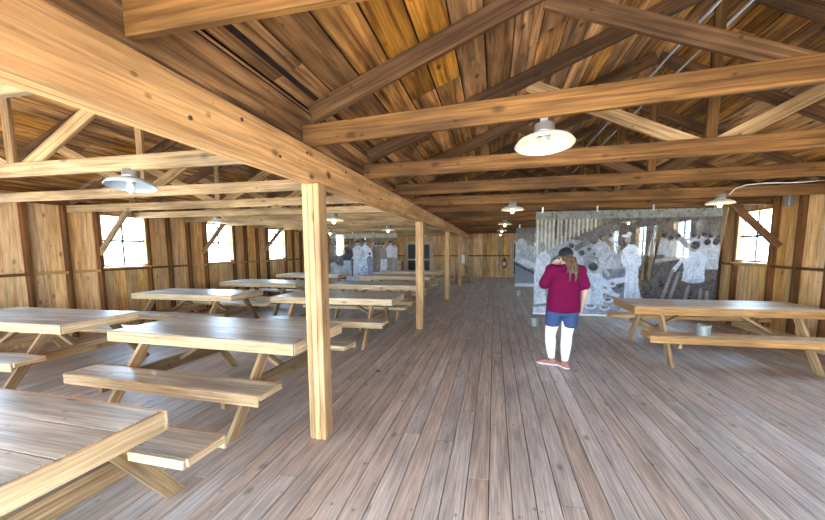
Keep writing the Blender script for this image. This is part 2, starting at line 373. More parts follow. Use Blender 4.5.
# ------------------------------------------------------------------ roof trusses
TY = [1.30]+[1.35+1.34*k for k in range(1, 15)]
ORD = ['nearest', 'second', 'third', 'fourth', 'fifth', 'sixth', 'seventh', 'eighth', 'ninth', 'tenth', 'eleventh', 'twelfth', 'thirteenth', 'fourteenth', 'farthest']
def truss(side, y, k):
    if side == 'R':
        xa, xb, xr = -1.415, XR-.02, RIDGE_R; zt = (2.356, 2.356); zr = ZR; tilt = {0: .02, 1: .052, 2: .022, 3: .012}.get(k, .0); th = .155
        if k == 1: zt = (2.358, 2.358)
        if k == 0: zt = (2.42, 2.42)
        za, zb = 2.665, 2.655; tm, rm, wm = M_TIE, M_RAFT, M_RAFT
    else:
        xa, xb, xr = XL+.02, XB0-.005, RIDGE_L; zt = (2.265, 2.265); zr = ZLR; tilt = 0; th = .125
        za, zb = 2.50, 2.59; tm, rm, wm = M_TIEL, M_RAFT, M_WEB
    t = empty('roof_truss', ((xa+xb)/2, y, zt[0])); X0 = (xa+xb)/2; Z0 = zt[0]
    tag(t, '%s timber roof truss over the %s' % (ORD[k], 'open walkway right of the beam' if side == 'R' else 'picnic tables left of the beam'), 'roof truss',
        'roof trusses over the walkway' if side == 'R' else 'roof trusses over the tables')
    def P(x, z, dy=0): return (x-X0, dy, z-Z0)
    zc0 = zt[0]+th/2
    board('tie_beam', P(xa, zc0), P(xb, zc0+tilt*(xb-xa)), .042, th, tm, t, .005)
    rd = .14
    # rafters hang just under the roof boards
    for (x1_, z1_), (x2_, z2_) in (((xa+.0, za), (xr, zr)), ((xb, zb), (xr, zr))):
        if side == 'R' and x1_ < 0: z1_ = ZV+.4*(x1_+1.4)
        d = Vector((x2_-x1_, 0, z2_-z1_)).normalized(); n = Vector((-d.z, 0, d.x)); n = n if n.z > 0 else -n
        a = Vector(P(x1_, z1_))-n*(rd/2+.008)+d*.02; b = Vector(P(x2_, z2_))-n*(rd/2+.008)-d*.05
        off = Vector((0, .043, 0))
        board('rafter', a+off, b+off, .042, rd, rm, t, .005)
    kt = zt[0]+th+tilt*(xr-xa)
    board('king_post', P(xr+.0, kt-.10, .043), P(xr+.0, zr-.22, .043), .09, .04, M_WEB if side == 'L' else M_TIE, t, refup=(0, 1, 0))
    for xm in ((xa+xr)/2+.05, (xb+xr)/2-.05):
        s = 1 if xm > xr else -1
        zm = (roofz(xm))-.14
        board('web_brace', P(xr+s*.05, kt-.05, .085), P(xm, zm, .085), .04, .12, wm if k != 2 else M_WEB, t)
    return t
for k, y in enumerate(TY):
    truss('R', y, k); truss('L', y, k)

# knee braces in front of the windows
kb = [(5.88, 'L', 'diagonal knee brace crossing the large left wall window'), (8.55, 'L', 'diagonal knee brace crossing the second window of the left wall'),
      (11.25, 'L', 'diagonal knee brace crossing the third window of the left wall'), (13.75, 'L', 'diagonal knee brace on the left wall behind the far photo panel'),
      (7.72, 'R', 'dark diagonal knee brace crossing the right wall window'), (10.8, 'R', 'diagonal knee brace of the right wall seen through the large photo panel')]
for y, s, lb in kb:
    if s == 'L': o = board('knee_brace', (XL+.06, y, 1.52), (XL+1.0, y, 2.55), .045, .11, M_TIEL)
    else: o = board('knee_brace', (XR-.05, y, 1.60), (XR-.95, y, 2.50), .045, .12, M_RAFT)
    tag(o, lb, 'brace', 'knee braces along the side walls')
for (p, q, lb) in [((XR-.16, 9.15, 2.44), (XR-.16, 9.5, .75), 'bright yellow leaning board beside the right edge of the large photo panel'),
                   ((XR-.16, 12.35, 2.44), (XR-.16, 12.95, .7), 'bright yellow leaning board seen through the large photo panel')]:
    tag(board('leaning_board', p, q, .03, .2, M_SKIRT, refup=(0, 1, 0)), lb, 'board', 'leaning boards at the right wall')  # added solid strips standing in for slanted yellow streaks by the panel

# conduits below the ridge
for i, (x, z, lb) in enumerate(((1.76, 3.60, 'thin metal conduit under the ridge, the left one of the pair'), (2.08, 3.66, 'thin metal conduit under the ridge, the right one of the pair'))):
    t = tube('conduit', [(x, Y0+.1, z), (x, Y1-.02, z)], .012, M_GALV); tag(t, lb, 'conduit', 'conduits under the ridge')

# ------------------------------------------------------------------ lamps
def lamp(x, y, z, lit, label, tilt=0, blue=False, up=None):
    t = empty('pendant_lamp', (x, y, z)); t.rotation_euler = (tilt, tilt*.35, 0); m = M_BLUE if blue else M_SHADE
    lathe('lamp_shade', [(.188, -.004), (.192, 0), (.17, .030), (.11, .056), (.052, .070), (.045, .066), (.105, .050), (.165, .024), (.186, 0), (.184, -.003)], m, t, 40)
    lathe('socket', [(0, .075), (.03, .075), (.034, .03), (.024, .02), (0, .02)], M_GALV, t, 20)
    lathe('bulb', [(0, -.062), (.018, -.056), (.030, -.036), (.032, -.016), (.024, .012), (.016, .03), (0, .03)], M_BULB if lit else M_BULBOFF, t, 20)
    lathe('mounting_box', [(0, .135), (.062, .135), (.066, .13), (.066, .085), (.070, .08), (.070, .074), (0, .074)], M_GALV, t, 28)
    if up: board('hanger', (0, 0, .13), (0, 0, up), .05, .03, M_GALV, t)
    tag(t, label, 'lamp', 'dish lamps hanging from the trusses'); return t
lamp(.31, TY[1], 2.272, 1, 'large lit white dish lamp nearest above the walkway', -.10, up=.21)
lamp(.29, TY[4], 2.24, 1, 'lit dish lamp over the walkway, second from the camera')
lamp(.27, TY[7], 2.24, 1, 'lit dish lamp over the walkway, third from the camera')
lamp(.27, TY[10], 2.24, 1, 'lit dish lamp over the walkway, fourth from the camera')
lamp(.27, TY[13], 2.24, 1, 'small far lit dish lamp in front of the back wall')
lamp(-3.03, TY[1]-.0, 2.135, 0, 'unlit grey-blue dish lamp over the near left tables', -.12, True)
lamp(-2.97, TY[4], 2.13, 1, 'lit dish lamp just right of the nearest post')
lamp(-3.05, TY[7], 2.13, 1, 'lit dish lamp in front of the far photo panel')
lamp(-3.05, TY[11], 2.13, 1, 'lit dish lamp right of the second post, in front of the screen door')
lamp(-5.5, TY[4], 2.13, 1, 'white dish lamp before the second window of the left wall')
lamp(-5.5, TY[8], 2.13, 1, 'small lit dish lamp above the far left tables')
lamp(3.36, TY[4], 2.26, 1, 'lit dish lamp at the upper right corner of the large photo panel')
lamp(3.36, TY[7], 2.24, 1, 'lit dish lamp seen through the large photo panel')
tag(tube('cable', [(3.445, 6.66, 2.385), (3.52, 6.66, 2.47), (3.66, 6.66, 2.52), (3.9, 6.66, 2.535), (4.3, 6.67, 2.53), (4.75, 6.67, 2.55)], .007, M_WIRE), 'pale cable curving up from the lamp at the right', 'cable')

# ------------------------------------------------------------------ picnic tables
def picnic(L=2.3, W=.94, gap=.16, mt=None, ms=None, ml=None, foot=.86, bx=0):
    mt = mt or M_TOP; ms = ms or M_SKIRT; ml = ml or M_LEG
    t = empty('picnic_table', (0, 0, 0)); H = .76; hl, hw = L/2, W/2
    bm = bmesh.new(); bm.faces.layers.float.new('tone'); n = 4; pwid = W/n
    for i in range(n): bmbox(bm, (-hl, -hw+i*pwid+.0045, H-.036), (hl, -hw+(i+1)*pwid-.0045, H-random.uniform(0, .001)), .0008, random.random())
    link('tabletop', bm, mt, t)
    sk = .105
    for s in (-1, 1):
        board('table_skirt', (-hl-.02, s*(hw+.011), H-sk/2-.004), (hl+.02, s*(hw+.011), H-sk/2-.004), .022, sk, ms, t)
        board('table_skirt', (s*(hl+.011), -hw, H-sk/2-.006), (s*(hl+.011), hw, H-sk/2-.006), .022, sk, ms, t)
    for s in (-1, 1):
        yb = s*(hw+gap+.15); bm = bmesh.new(); bm.faces.layers.float.new('tone')
        for q in (0, 1): bmbox(bm, (-hl+.02, yb-.14+q*.141, .412), (hl-.02+bx, yb-.001+q*.141, .45), .003, random.random())
        b = link('bench_seat', bm, mt, t)
        board('bench_skirt', (-hl+.02, yb+s*.151, .402), (hl-.02+bx, yb+s*.151, .402), .022, .092, ms, b)
        for xe in (-hl+.012, hl-.012+bx): board('bench_skirt', (xe, yb-.14, .426), (xe, yb+.14, .426), .016, .05, ms, b)
        board('bench_skirt', (-hl+.02, yb-s*.151, .420), (hl-.02+bx, yb-s*.151, .420), .022, .055, ms, b)
    for e in (-1, 1):
        xe = e*(hl-.36)
        for s in (-1, 1):
            # legs end flat on the floor: outline built in the YZ plane
            y0, y1 = s*foot, s*.31; bm = bmesh.new(); dx = .02; wv = .062
            pts = [(y0-wv, 0), (y0+wv, 0), (y1+wv, H-.04), (y1-wv, H-.04)]
            f = []
            c0 = Vector((0, (y0+y1)/2, .36)); d = Vector((0, y1-y0, H-.04)).normalized(); zz = Vector((1, 0, 0)); yy = zz.cross(d)
            m = Matrix((d, yy, zz)).transposed().to_4x4(); m.translation = c0; mi = m.inverted()
            A = [bm.verts.new(mi @ Vector((-dx, p[0], p[1]))) for p in pts]; B = [bm.verts.new(mi @ Vector((dx, p[0], p[1]))) for p in pts]
            bm.faces.new(A); bm.faces.new(B[::-1])
            for i in range(4): bm.faces.new((A[i], B[i], B[(i+1) % 4], A[(i+1) % 4]))
            bmesh.ops.recalc_face_normals(bm, faces=bm.faces[:])
            o = link('leg', bm, ml, t); o.matrix_local = Matrix.Translation((xe, 0, 0)) @ m
        board('seat_support', (xe-e*.042, -(hw+gap+.26), .345), (xe-e*.042, hw+gap+.26, .345), .04, .13, ml, t)
        board('top_batten', (xe-e*.042, -hw+.04, H-.08), (xe-e*.042, hw-.04, H-.08), .04, .08, ml, t)
        board('diagonal_brace', (xe-e*.06, 0, .36), (xe-e*.66, 0, H-.05), .085, .04, ml, t)
    return t
G = 'picnic tables left of the posts'
def place(t, cx, cy, rz, label, g=G):
    t.location = (cx, cy, 0); t.rotation_euler = (0, 0, rz); tag(t, label, 'picnic table', g)
place(picnic(2.36, .95, .07, foot=.83, bx=.07), -2.90, 1.15, -.05, 'nearest picnic table, cut by the lower left frame corner')
p = picnic(2.17)
place(p, -2.81, 3.51, -.055, 'weathered grey-topped picnic table left of the nearest post')
spots = [(-5.86, 3.70, 0, 'pale-topped picnic table cut by the left frame edge, beneath the large window'),
         (-5.77, 6.40, 0, 'picnic table with bluish top between the first and second left wall windows'),
         (-2.76, 6.42, .02, 'pale picnic table just behind the nearest post, benches reaching towards the second post'),
         (-5.83, 8.85, -.03, 'picnic table along the left wall in the third row'),
         (-2.80, 8.75, .0, 'picnic table left of the second post in the third row'),
         (-6.0, 11.75, 0, 'picnic table along the left wall in the fourth row'),
         (-2.95, 11.45, -.03, 'picnic table in the fourth row, before the far photo panel'),
         (-3.0, 13.75, 0, 'small far picnic table left of the third post')]
for cx, cy, rz, lb in spots: place(copy_tree(p), cx, cy, rz, lb)
place(picnic(2.38, .94, .20, M_TOPR, M_SKIRTR, foot=.80), 3.19, 6.34, .0, 'long orange-brown picnic table by the right wall with a tin on its bench', 'picnic tables right of the walkway')

# tins
def tin(x, y, z, r, h, label):
    t = empty('tin_can', (x, y, z))
    pr = [(0, 0), (r, 0), (r*1.03, .006)]
    for i in range(1, 5): zz = h*i/5; pr += [(r, zz-.006), (r*1.025, zz), (r, zz+.006)]
    pr += [(r*1.04, h), (r*.97, h), (r*.96, h-.03), (0, h-.03)]
    lathe('can_body', pr, M_TIN, t); lathe('contents', [(0, h-.025), (r*.93, h-.025), (r*.93, h-.035), (0, h-.035)], M_TIN2, t)
    tag(t, label, 'can')
tin(2.70, 5.52, .4515, .075, .14, 'ribbed tin can standing on the bench of the right picnic table')
tin(.83, 7.93, 0, .085, .20, 'tin can on the floor below the left corner of the large photo panel')
tin(.80, 12.95, 0, .08, .20, 'small far tin can on the floor at the corner of the rear photo panel')
t = lathe('floor_plate', [(0, .004), (.028, .004), (.032, .0005), (0, .0005)], M_BOLT, None, 20, (-1.46, 4.58, 0)); tag(t, 'small dark round plate set in the floorboards left of the walkway', 'floor plate')

# ------------------------------------------------------------------ translucent photo panels
class Pic:
    """a printed picture on a fine grid, u 0..1 to the right, v 0..1 upwards; colour + opacity"""
    def __init__(s, nx, ny, col, a): s.nx, s.ny = nx, ny; s.c = [[(*col, a)]*nx for _ in range(ny)]
    def each(s, x0, y0, x1, y1, fn, col, a, soft=1.0):
        for j in range(max(0, int(y0*s.ny)), min(s.ny, int(y1*s.ny)+1)):
            for i in range(max(0, int(x0*s.nx)), min(s.nx, int(x1*s.nx)+1)):
                k = fn((i+.5)/s.nx, (j+.5)/s.ny)
                if k > 0:
                    k = min(1, k)*soft; o = s.c[j][i]; n = (noise.noise(Vector((i*.30, j*.30, col[0]*9)))+.7*noise.noise(Vector((i*.11, j*.09, col[1]*17)))+.6*noise.noise(Vector((i*.8, j*.8, 3))))*.30
                    s.c[j][i] = tuple(o[q]*(1-k)+(col[q]+n*(col[q]+.1))*k for q in range(3))+(o[3]*(1-k)+a*k,)
    def ell(s, cx, cy, rx, ry, col, a, soft=1):
        s.each(cx-rx, cy-ry, cx+rx, cy+ry, lambda x, y: (1-((x-cx)/rx)**2-((y-cy)/ry)**2)*4, col, a, soft)
    def poly(s, pts, col, a, soft=1):
        xs = [p[0] for p in pts]; ys = [p[1] for p in pts]
        def f(x, y):
            ins = False; n = len(pts)
            for i in range(n):
                (xa, ya), (xb, yb) = pts[i], pts[(i+1) % n]
                if (ya > y) != (yb > y) and x < (xb-xa)*(y-ya)/(yb-ya)+xa: ins = not ins
            return 1 if ins else 0
        s.each(min(xs), min(ys), max(xs), max(ys), f, col, a, soft)
    def rect(s, x0, y0, x1, y1, col, a, soft=1): s.poly([(x0, y0), (x1, y0), (x1, y1), (x0, y1)], col, a, soft)
    def seated(s, x, y, h, shirt=(.8, .83, .92), hair=(.07, .06, .06), a=.8, turn=1):
        k = s.ny/s.nx; w = h*k*.62
        s.poly([(x-w*.42, y), (x+w*.45, y), (x+w*.40, y+h*.35), (x+w*.50, y+h*.60), (x+w*.22, y+h*.74), (x-w*.18, y+h*.75), (x-w*.46, y+h*.62), (x-w*.38, y+h*.3)], shirt, a)
        s.poly([(x+turn*w*.3, y+h*.62), (x+turn*w*.52, y+h*.55), (x+turn*w*.85, y+h*.28), (x+turn*w*.70, y+h*.22)], tuple(c*.92 for c in shirt), a)
        s.poly([(x-w*.05, y+h*.05), (x+w*.03, y+h*.05), (x+w*.02, y+h*.6)], tuple(c*.7 for c in shirt), a, .6)
        s.ell(x+turn*w*.06, y+h*.84, w*.17, h*.12, (.50, .45, .42), a); s.ell(x, y+h*.90, w*.19, h*.11, hair, a)
    def standing(s, x, y, h, top, bot, a=.8, hair=(.08, .07, .07)):
        k = s.ny/s.nx*1.0; w = h*k
        s.poly([(x-w*.13, y), (x+w*.15, y), (x+w*.11, y+h*.5), (x-w*.10, y+h*.5)], bot, a)
        s.poly([(x-w*.11, y+h*.45), (x+w*.12, y+h*.45), (x+w*.15, y+h*.74), (x+w*.05, y+h*.83), (x-w*.05, y+h*.83), (x-w*.15, y+h*.74)], top, a)
        s.poly([(x+w*.10, y+h*.76), (x+w*.17, y+h*.72), (x+w*.22, y+h*.52), (x+w*.06, y+h*.48), (x+w*.13, y+h*.56)], tuple(c*.85 for c in top), a)
        s.poly([(x-w*.01, y), (x+w*.02, y), (x+w*.01, y+h*.45)], tuple(c*.6 for c in bot), a, .6)
        s.ell(x, y+h*.895, w*.050, h*.062, (.56, .5, .47), a); s.ell(x-w*.01, y+h*.93, w*.058, h*.045, hair, a)
def panel(x0, x1, y, z0, z1, pic, label, zh):
    t = empty('photo_panel', ((x0+x1)/2, y, z0)); W, H = x1-x0, z1-z0
    obox('acrylic_sheet', (-W/2, 0, 0), (W/2, .008, H), M_ACRYL, t, 0)
    bm = bmesh.new(); nx, ny = pic.nx, pic.ny
    V = [[bm.verts.new((-W/2+W*(i+.5)/nx, -.003, H*(j+.5)/ny)) for i in range(nx)] for j in range(ny)]
    for j in range(ny-1):
        for i in range(nx-1): bm.faces.new((V[j][i], V[j][i+1], V[j+1][i+1], V[j+1][i]))
    o = link('printed_photograph', bm, M_PRINT, t)
    ca = o.data.color_attributes.new('print', 'FLOAT_COLOR', 'POINT')
    for j in range(ny):
        for i in range(nx): ca.data[j*nx+i].color = tuple(max(0, min(1, q)) for q in pic.c[j][i])
    board('bottom_rail', (-W/2, .004, .0), (W/2, .004, .0), .03, .03, M_WHITE, t)
    for fx in (-.46, -.15, .15, .46):
        obox('hanging_clip', (W*fx-.012, -.006, H-.03), (W*fx+.012, .014, zh-z0), M_GALV, t, 0)
    tag(t, label, 'photo panel', 'translucent historic photo panels'); return t
# big panel: pixel-like coordinates 535..722 across, 211..305 downwards
def U(u): return (u-535)/187.0
def Vv(v): return (304-v)/93.0
P1 = Pic(300, 180, (.30, .28, .26), .34)
P1.rect(0, .10, 1, .92, (.20, .18, .165), .62)
P1.rect(U(640), .05, 1, .92, (.17, .145, .13), .84)
P1.rect(0, .0, 1, .085, (.74, .80, .95), .70)
P1.poly([(0, .085), (U(622), .085), (U(622), Vv(250)), (U(592), Vv(238)), (0, Vv(232))], (.40, .41, .45), .66)
P1.poly([(0, Vv(252)), (U(560), Vv(240)), (U(585), Vv(228)), (U(606), Vv(224)), (U(606), Vv(212)), (0, Vv(212))], (.42, .39, .32), .62)
for i in range(15):
    u = 537+i*4.4; lo = 250-i*1.7
    P1.rect(U(u), Vv(lo), U(u+1.7), Vv(212), ((.74, .72, .62), (.60, .58, .50))[i % 2], .72)
    P1.rect(U(u+2.4), Vv(lo), U(u+3.1), Vv(212), (.14, .12, .10), .6, .7)
P1.rect(U(556), Vv(236), U(558.4), Vv(216), (.10, .09, .08), .75); P1.rect(U(564), Vv(233), U(567), Vv(217), (.12, .10, .08), .75)
P1.poly([(U(548), Vv(256)), (U(608), Vv(228)), (U(608), Vv(233)), (U(552), Vv(261))], (.18, .17, .16), .72)
P1.poly([(U(535), Vv(284)), (U(600), Vv(258)), (U(640), Vv(262)), (U(640), Vv(290)), (U(535), Vv(298))], (.30, .33, .40), .7)
# foreground diner at the left
P1.poly([(U(536), Vv(296)), (U(535), Vv(262)), (U(538), Vv(250)), (U(547), Vv(246)), (U(553), Vv(252)), (U(552), Vv(266)), (U(548), Vv(280)), (U(550), Vv(294))], (.70, .73, .80), .82)
P1.ell(U(543), Vv(243), .022, .05, (.26, .24, .24), .8)
P1.rect(0, Vv(218), 1, 1, (.52, .55, .50), .45)
# tables and crockery
P1.poly([(U(586), Vv(277)), (U(642), Vv(267)), (U(646), Vv(271)), (U(590), Vv(283))], (.76, .80, .92), .85)
P1.poly([(U(590), Vv(283)), (U(646), Vv(271)), (U(646), Vv(275)), (U(590), Vv(288))], (.16, .16, .18), .7)
P1.poly([(U(584), Vv(294)), (U(648), Vv(286)), (U(712), Vv(298)), (U(712), Vv(304)), (U(584), Vv(304))], (.44, .47, .56), .72)
P1.poly([(U(606), Vv(278)), (U(628), Vv(285)), (U(627), Vv(288)), (U(604), Vv(282))], (.80, .84, .94), .8)
for (u, v, r, c) in [(592, 290, .026, .82), (604, 288, .030, .86), (616, 290, .030, .86), (598, 296, .036, .8), (613, 297, .032, .8), (628, 292, .03, .9), (620, 276, .02, .8), (606, 272, .018, .75)]:
    P1.ell(U(u), Vv(v), r, .030, (c, c, c*1.1), .85); P1.ell(U(u), Vv(v)+.005, r*.72, .018, (.26, .28, .36), .8)
for (u, v, h, c, tn) in [(600, 276, .30, .62, 1), (586, 270, .26, .55, -1), (612, 262, .26, .66, 1), (624, 262, .24, .5, -1), (575, 262, .24, .5, 1), (594, 262, .20, .30, 1), (606, 252, .20, .55, -1), (616, 248, .18, .5, 1)]:
    P1.seated(U(u), Vv(v), h, (c, c, c*1.06), turn=tn)
P1.seated(U(599), Vv(294), .40, (.74, .82, .97), turn=1); P1.seated(U(583), Vv(290), .34, (.55, .58, .66), turn=1)
P1.poly([(U(605), Vv(235)), (U(609), Vv(233)), (U(626), Vv(246)), (U(624), Vv(250))], (.34, .24, .15), .8)
# standing server in a long apron
P1.poly([(U(632), Vv(291)), (U(632.5), Vv(262)), (U(627), Vv(256)), (U(628), Vv(246)), (U(634), Vv(240.5)), (U(641), Vv(241.5)), (U(647), Vv(247)), (U(648), Vv(258)), (U(645), Vv(262)), (U(646), Vv(276)), (U(650), Vv(289)), (U(645), Vv(293))], (.80, .86, .99), .92)
P1.poly([(U(634), Vv(290)), (U(636), Vv(262)), (U(638), Vv(290))], (.58, .64, .80), .9, .7); P1.poly([(U(641), Vv(291)), (U(642), Vv(266)), (U(645), Vv(291))], (.6, .66, .82), .9, .7)
P1.ell(U(633), Vv(236.5), .018, .042, (.46, .38, .34), .85); P1.ell(U(631), Vv(233.5), .026, .016, (.84, .84, .86), .9); P1.ell(U(634), Vv(232), .014, .022, (.84, .84, .86), .9)
P1.poly([(U(652), Vv(290)), (U(648), Vv(266)), (U(652), Vv(258)), (U(656), Vv(270)), (U(656), Vv(292))], (.12, .09, .08), .7)
# white cloth bundle at the front
P1.poly([(U(628), Vv(299)), (U(632), Vv(292)), (U(645), Vv(294)), (U(655), Vv(285)), (U(659), Vv(290)), (U(668), Vv(292)), (U(675), Vv(300)), (U(628), Vv(301))], (.84, .87, .99), .92)
# right-hand part: dark room, diners at far tables
P1.poly([(U(652), Vv(302)), (U(650), Vv(262)), (U(722), Vv(246)), (U(722), Vv(302))], (.13, .115, .115), .80)
for (u, v, h, c, tn) in [(662, 246, .20, .55, 1), (668, 250, .22, .62, -1), (676, 252, .22, .68, 1), (684, 250, .22, .55, 1), (690, 247, .2, .45, -1), (697, 250, .22, .68, 1), (706, 248, .2, .6, -1), (713, 252, .24, .7, 1), (710, 262, .30, .72, -1), (718, 262, .30, .66, 1)]:
    P1.seated(U(u), Vv(v), h*.9, (c*.85, c*.84, c*.86), turn=tn, a=.88)
P1.seated(U(699), Vv(272), .36, (.76, .81, .92), turn=-1)
P1.poly([(U(660), Vv(254)), (U(690), Vv(250)), (U(690), Vv(253)), (U(660), Vv(257))], (.55, .50, .44), .7)
P1.poly([(U(659), Vv(225)), (U(668), Vv(225)), (U(657), Vv(272)), (U(647), Vv(272))], (.42, .34, .24), .12)
P1.ell(U(700), Vv(272), .055, .022, (.60, .62, .70), .8)
for (a, b, c, d) in [(664, 301, 678, 262), (672, 301, 684, 264), (688, 302, 694, 276), (704, 302, 706, 278), (712, 302, 712, 280)]:
    P1.poly([(U(a), Vv(b)), (U(c), Vv(d)), (U(c+3), Vv(d)), (U(a+4), Vv(b))], (.34, .33, .34), .7)
for (u, v) in [(668, 226), (676, 224), (702, 226), (716, 230)]: P1.ell(U(u), Vv(v), .022, .06, (.30, .26, .22), .6, .8)
panel(.80, 4.06, 7.99, .26, 2.32, P1, 'large translucent panel printed with a black-and-white dining scene, behind the woman', 2.40)
P2 = Pic(150, 90, (.42, .43, .46), .55)
P2.rect(0, .75, 1, 1, (.34, .32, .3), .6)
P2.ell(.06, .62, .07, .2, (.75, .77, .82), .8); P2.ell(.13, .5, .1, .22, (.7, .72, .76), .75)
P2.poly([(0, .42), (.5, .1), (.5, .2), (0, .52)], (.85, .88, .95), .85); P2.poly([(0, .36), (.3, .12), (.3, .16), (0, .41)], (.12, .12, .14), .8)
P2.rect(0, 0, 1, .05, (.8, .84, .92), .8)
for i in range(5): P2.seated(.3+i*.15, .35, .4, (.6, .62, .66))
panel(.70, 3.95, 13.33, .3, 2.3, P2, 'farther translucent photo panel whose left end shows beyond the large one', 2.38)
# left panel
P3 = Pic(220, 140, (.40, .34, .29), .46)
P3.rect(0, .90, 1, 1, (.72, .73, .62), .5)
P3.rect(0, .78, 1, .90, (.30, .21, .15), .55)
P3.poly([(.34, .02), (.64, .02), (.66, .46), (.36, .5)], (.76, .83, .97), .85)
P3.poly([(.62, .05), (1, .05), (1, .24), (.62, .32)], (.66, .67, .80), .75)
P3.poly([(.24, 0), (.62, 0), (.62, .08), (.24, .08)], (.78, .84, .96), .85)
for (x, y, h, c) in [(.05, .12, .34, .62), (.12, .05, .34, .72), (.20, .08, .30, .6), (.17, .34, .3, .2)]: P3.seated(x, y, h, (c, c, c*1.06))
P3.standing(.255, .08, .76, (.10, .09, .10), (.62, .64, .72)); P3.standing(.53, .05, .84, (.80, .83, .93), (.70, .76, .92), .9)
P3.poly([(.47, .46), (.53, .74), (.56, .74), (.68, .52), (.62, .46)], (.84, .85, .93), .9)
P3.standing(.42, .08, .80, (.72, .75, .84), (.74, .80, .94), .88); P3.poly([(.33, .46), (.40, .68), (.45, .60), (.44, .46)], (.84, .87, .93), .85)
P3.standing(.60, .06, .55, (.36, .35, .44), (.40, .39, .52))
P3.standing(.69, .18, .64, (.24, .17, .13), (.28, .20, .16)); P3.standing(.74, .2, .62, (.30, .22, .18), (.34, .26, .22)); P3.standing(.80, .16, .66, (.42, .34, .30), (.82, .82, .87)); P3.standing(.90, .18, .68, (.80, .80, .84), (.40, .31, .27)); P3.standing(.965, .22, .60, (.72, .70, .72), (.46, .38, .34))
for (x, y) in [(.44, .14), (.48, .10), (.52, .16), (.47, .22), (.50, .28), (.54, .24)]: P3.ell(x, y, .010, .018, (.12, .12, .16), .85)
panel(-6.72, -3.80, 14.70, .30, 2.22, P3, 'translucent panel printed with a standing group, left of the second post', 2.27)

# ------------------------------------------------------------------ small things at the far end
t = empty('fire_extinguisher', (.56, Y1-.16, .5))
lathe('cylinder', [(0, 0), (.085, 0), (.09, .02), (.09, .40), (.06, .48), (.03, .50), (0, .50)], M_RED, t, 24)
lathe('valve', [(0, .5), (.03, .5), (.03, .56), (0, .56)], M_BOLT, t, 12)
obox('wall_bracket', (-.05, .06, .3), (.05, .16, .36), M_BOLT, t, .003)
obox('handle', (-.02, -.14, .56), (.02, .03, .58), M_BOLT, t, .003); obox('instruction_label', (-.07, -.094, .12), (.07, -.07, .34), M_WHITE, t, .003)
tube('hose', [(.02, -.02, .55), (.1, -.05, .5), (.11, -.05, .3), (.1, -.05, .12)], .012, M_BLACK, t)
tag(t, 'red fire extinguisher with white label fixed to the back wall', 'fire extinguisher')
t = empty('wooden_crate', (-5.25, 20.4, 0))
for s in (-1, 1):
    for q in (-1, 1): board('corner_post', (s*.22, q*.18, 0), (s*.22, q*.18, .85), .05, .05, M_LEG, t, refup=(0, 1, 0))
for z in (.40, .56, .72, .84): board('slat', (-.24, -.215, z), (.24, -.215, z), .02, .12, M_SKIRT, t); board('slat', (-.24, .215, z), (.24, .215, z), .02, .12, M_SKIRT, t)
obox('crate_bottom', (-.2, -.16, .36), (.2, .16, .38), M_LEG, t, .003); obox('crate_lid', (-.25, -.22, .90), (.25, .22, .92), M_SKIRT, t, .003)
tag(t, 'small yellow slatted wooden crate on legs left of the screen door', 'crate')
t = empty('display_stand', (-1.42, 17.35, 0))
for s in (-.32, .32):
    board('foot', (s, -.35, .04), (s, .35, .04), .06, .08, M_LEG, t)
    board('upright', (s, 0, .08), (s*.4, 0, .86), .06, .05, M_LEG, t, refup=(0, 1, 0))
for a, b in (((-.56, -.1, .05), (-.10, -.1, .5)), ((.56, -.1, .05), (.10, -.1, .5))): board('brace', a, b, .04, .07, M_LEG, t)
board('cross_bar', (-.56, -.1, .05), (.56, -.1, .05), .05, .07, M_LEG, t)
board('shelf', (-.28, -.02, .88), (.28, -.02, .88), .30, .03, M_SKIRT, t)
obox('printed_board', (-.08, .05, .9), (.10, .07, 1.3), M_WHITE, t, .003)
tag(t, 'small wooden display stand with a pale printed board between the far posts', 'display stand')
t = empty('junction_box', (XR-.14, 7.45, 2.26)); obox('box', (-.04, -.06, 0), (.03, .06, .16), M_GALV, t, .006); tube('conduit_pipe', [(0, 0, .16), (0, 0, .27)], .012, M_GALV, t)
tag(t, 'small grey electrical junction box high on the right wall beside the window', 'junction box')

# ------------------------------------------------------------------ the visitor
M_SKIN = plain('skin', (.62, .36, .26), .5)
M_SHIRT = plain('magenta_cotton', (.135, .003, .038), .8)
M_SHORT = plain('blue_denim', (.045, .075, .16), .8)
M_LEGG = plain('white_leggings', (.88, .87, .92), .7)
M_SHOE = plain('brown_pink_shoe', (.36, .13, .09), .6)
M_SOLE = plain('white_sole', (.8, .78, .75), .6)
M_HAIR = wood('brown_hair', (.035, .018, .010), (.20, .12, .07), .45, 2, .1, 0, .2, fine=60)
M_CAP = plain('black_cap', (.022, .022, .028), .8)
pr = empty('person', (.90, 5.27, 0)); tag(pr, 'person in maroon t-shirt, blue shorts and white leggings, seen from behind, hand raised to face', 'person')
def blob(bm, p, r, rot=None):
    m = Matrix.Translation(p) @ (rot.to_matrix().to_4x4() if rot else Matrix()) @ Matrix.Diagonal((*r, 1)) if not isinstance(r, (int, float)) else Matrix.Translation(p) @ Matrix.Diagonal((r, r, r, 1))
    bmesh.ops.create_icosphere(bm, subdivisions=3, radius=1, matrix=m)
def bone(bm, p0, r0, p1, r1, n=8):
    p0 = Vector(p0); p1 = Vector(p1); T = lambda r: (r, r, r) if isinstance(r, (int, float)) else r
    r0, r1 = T(r0), T(r1)
    for i in range(n+1):
        k = i/n; blob(bm, p0.lerp(p1, k), tuple(a*(1-k)+b*k for a, b in zip(r0, r1)))
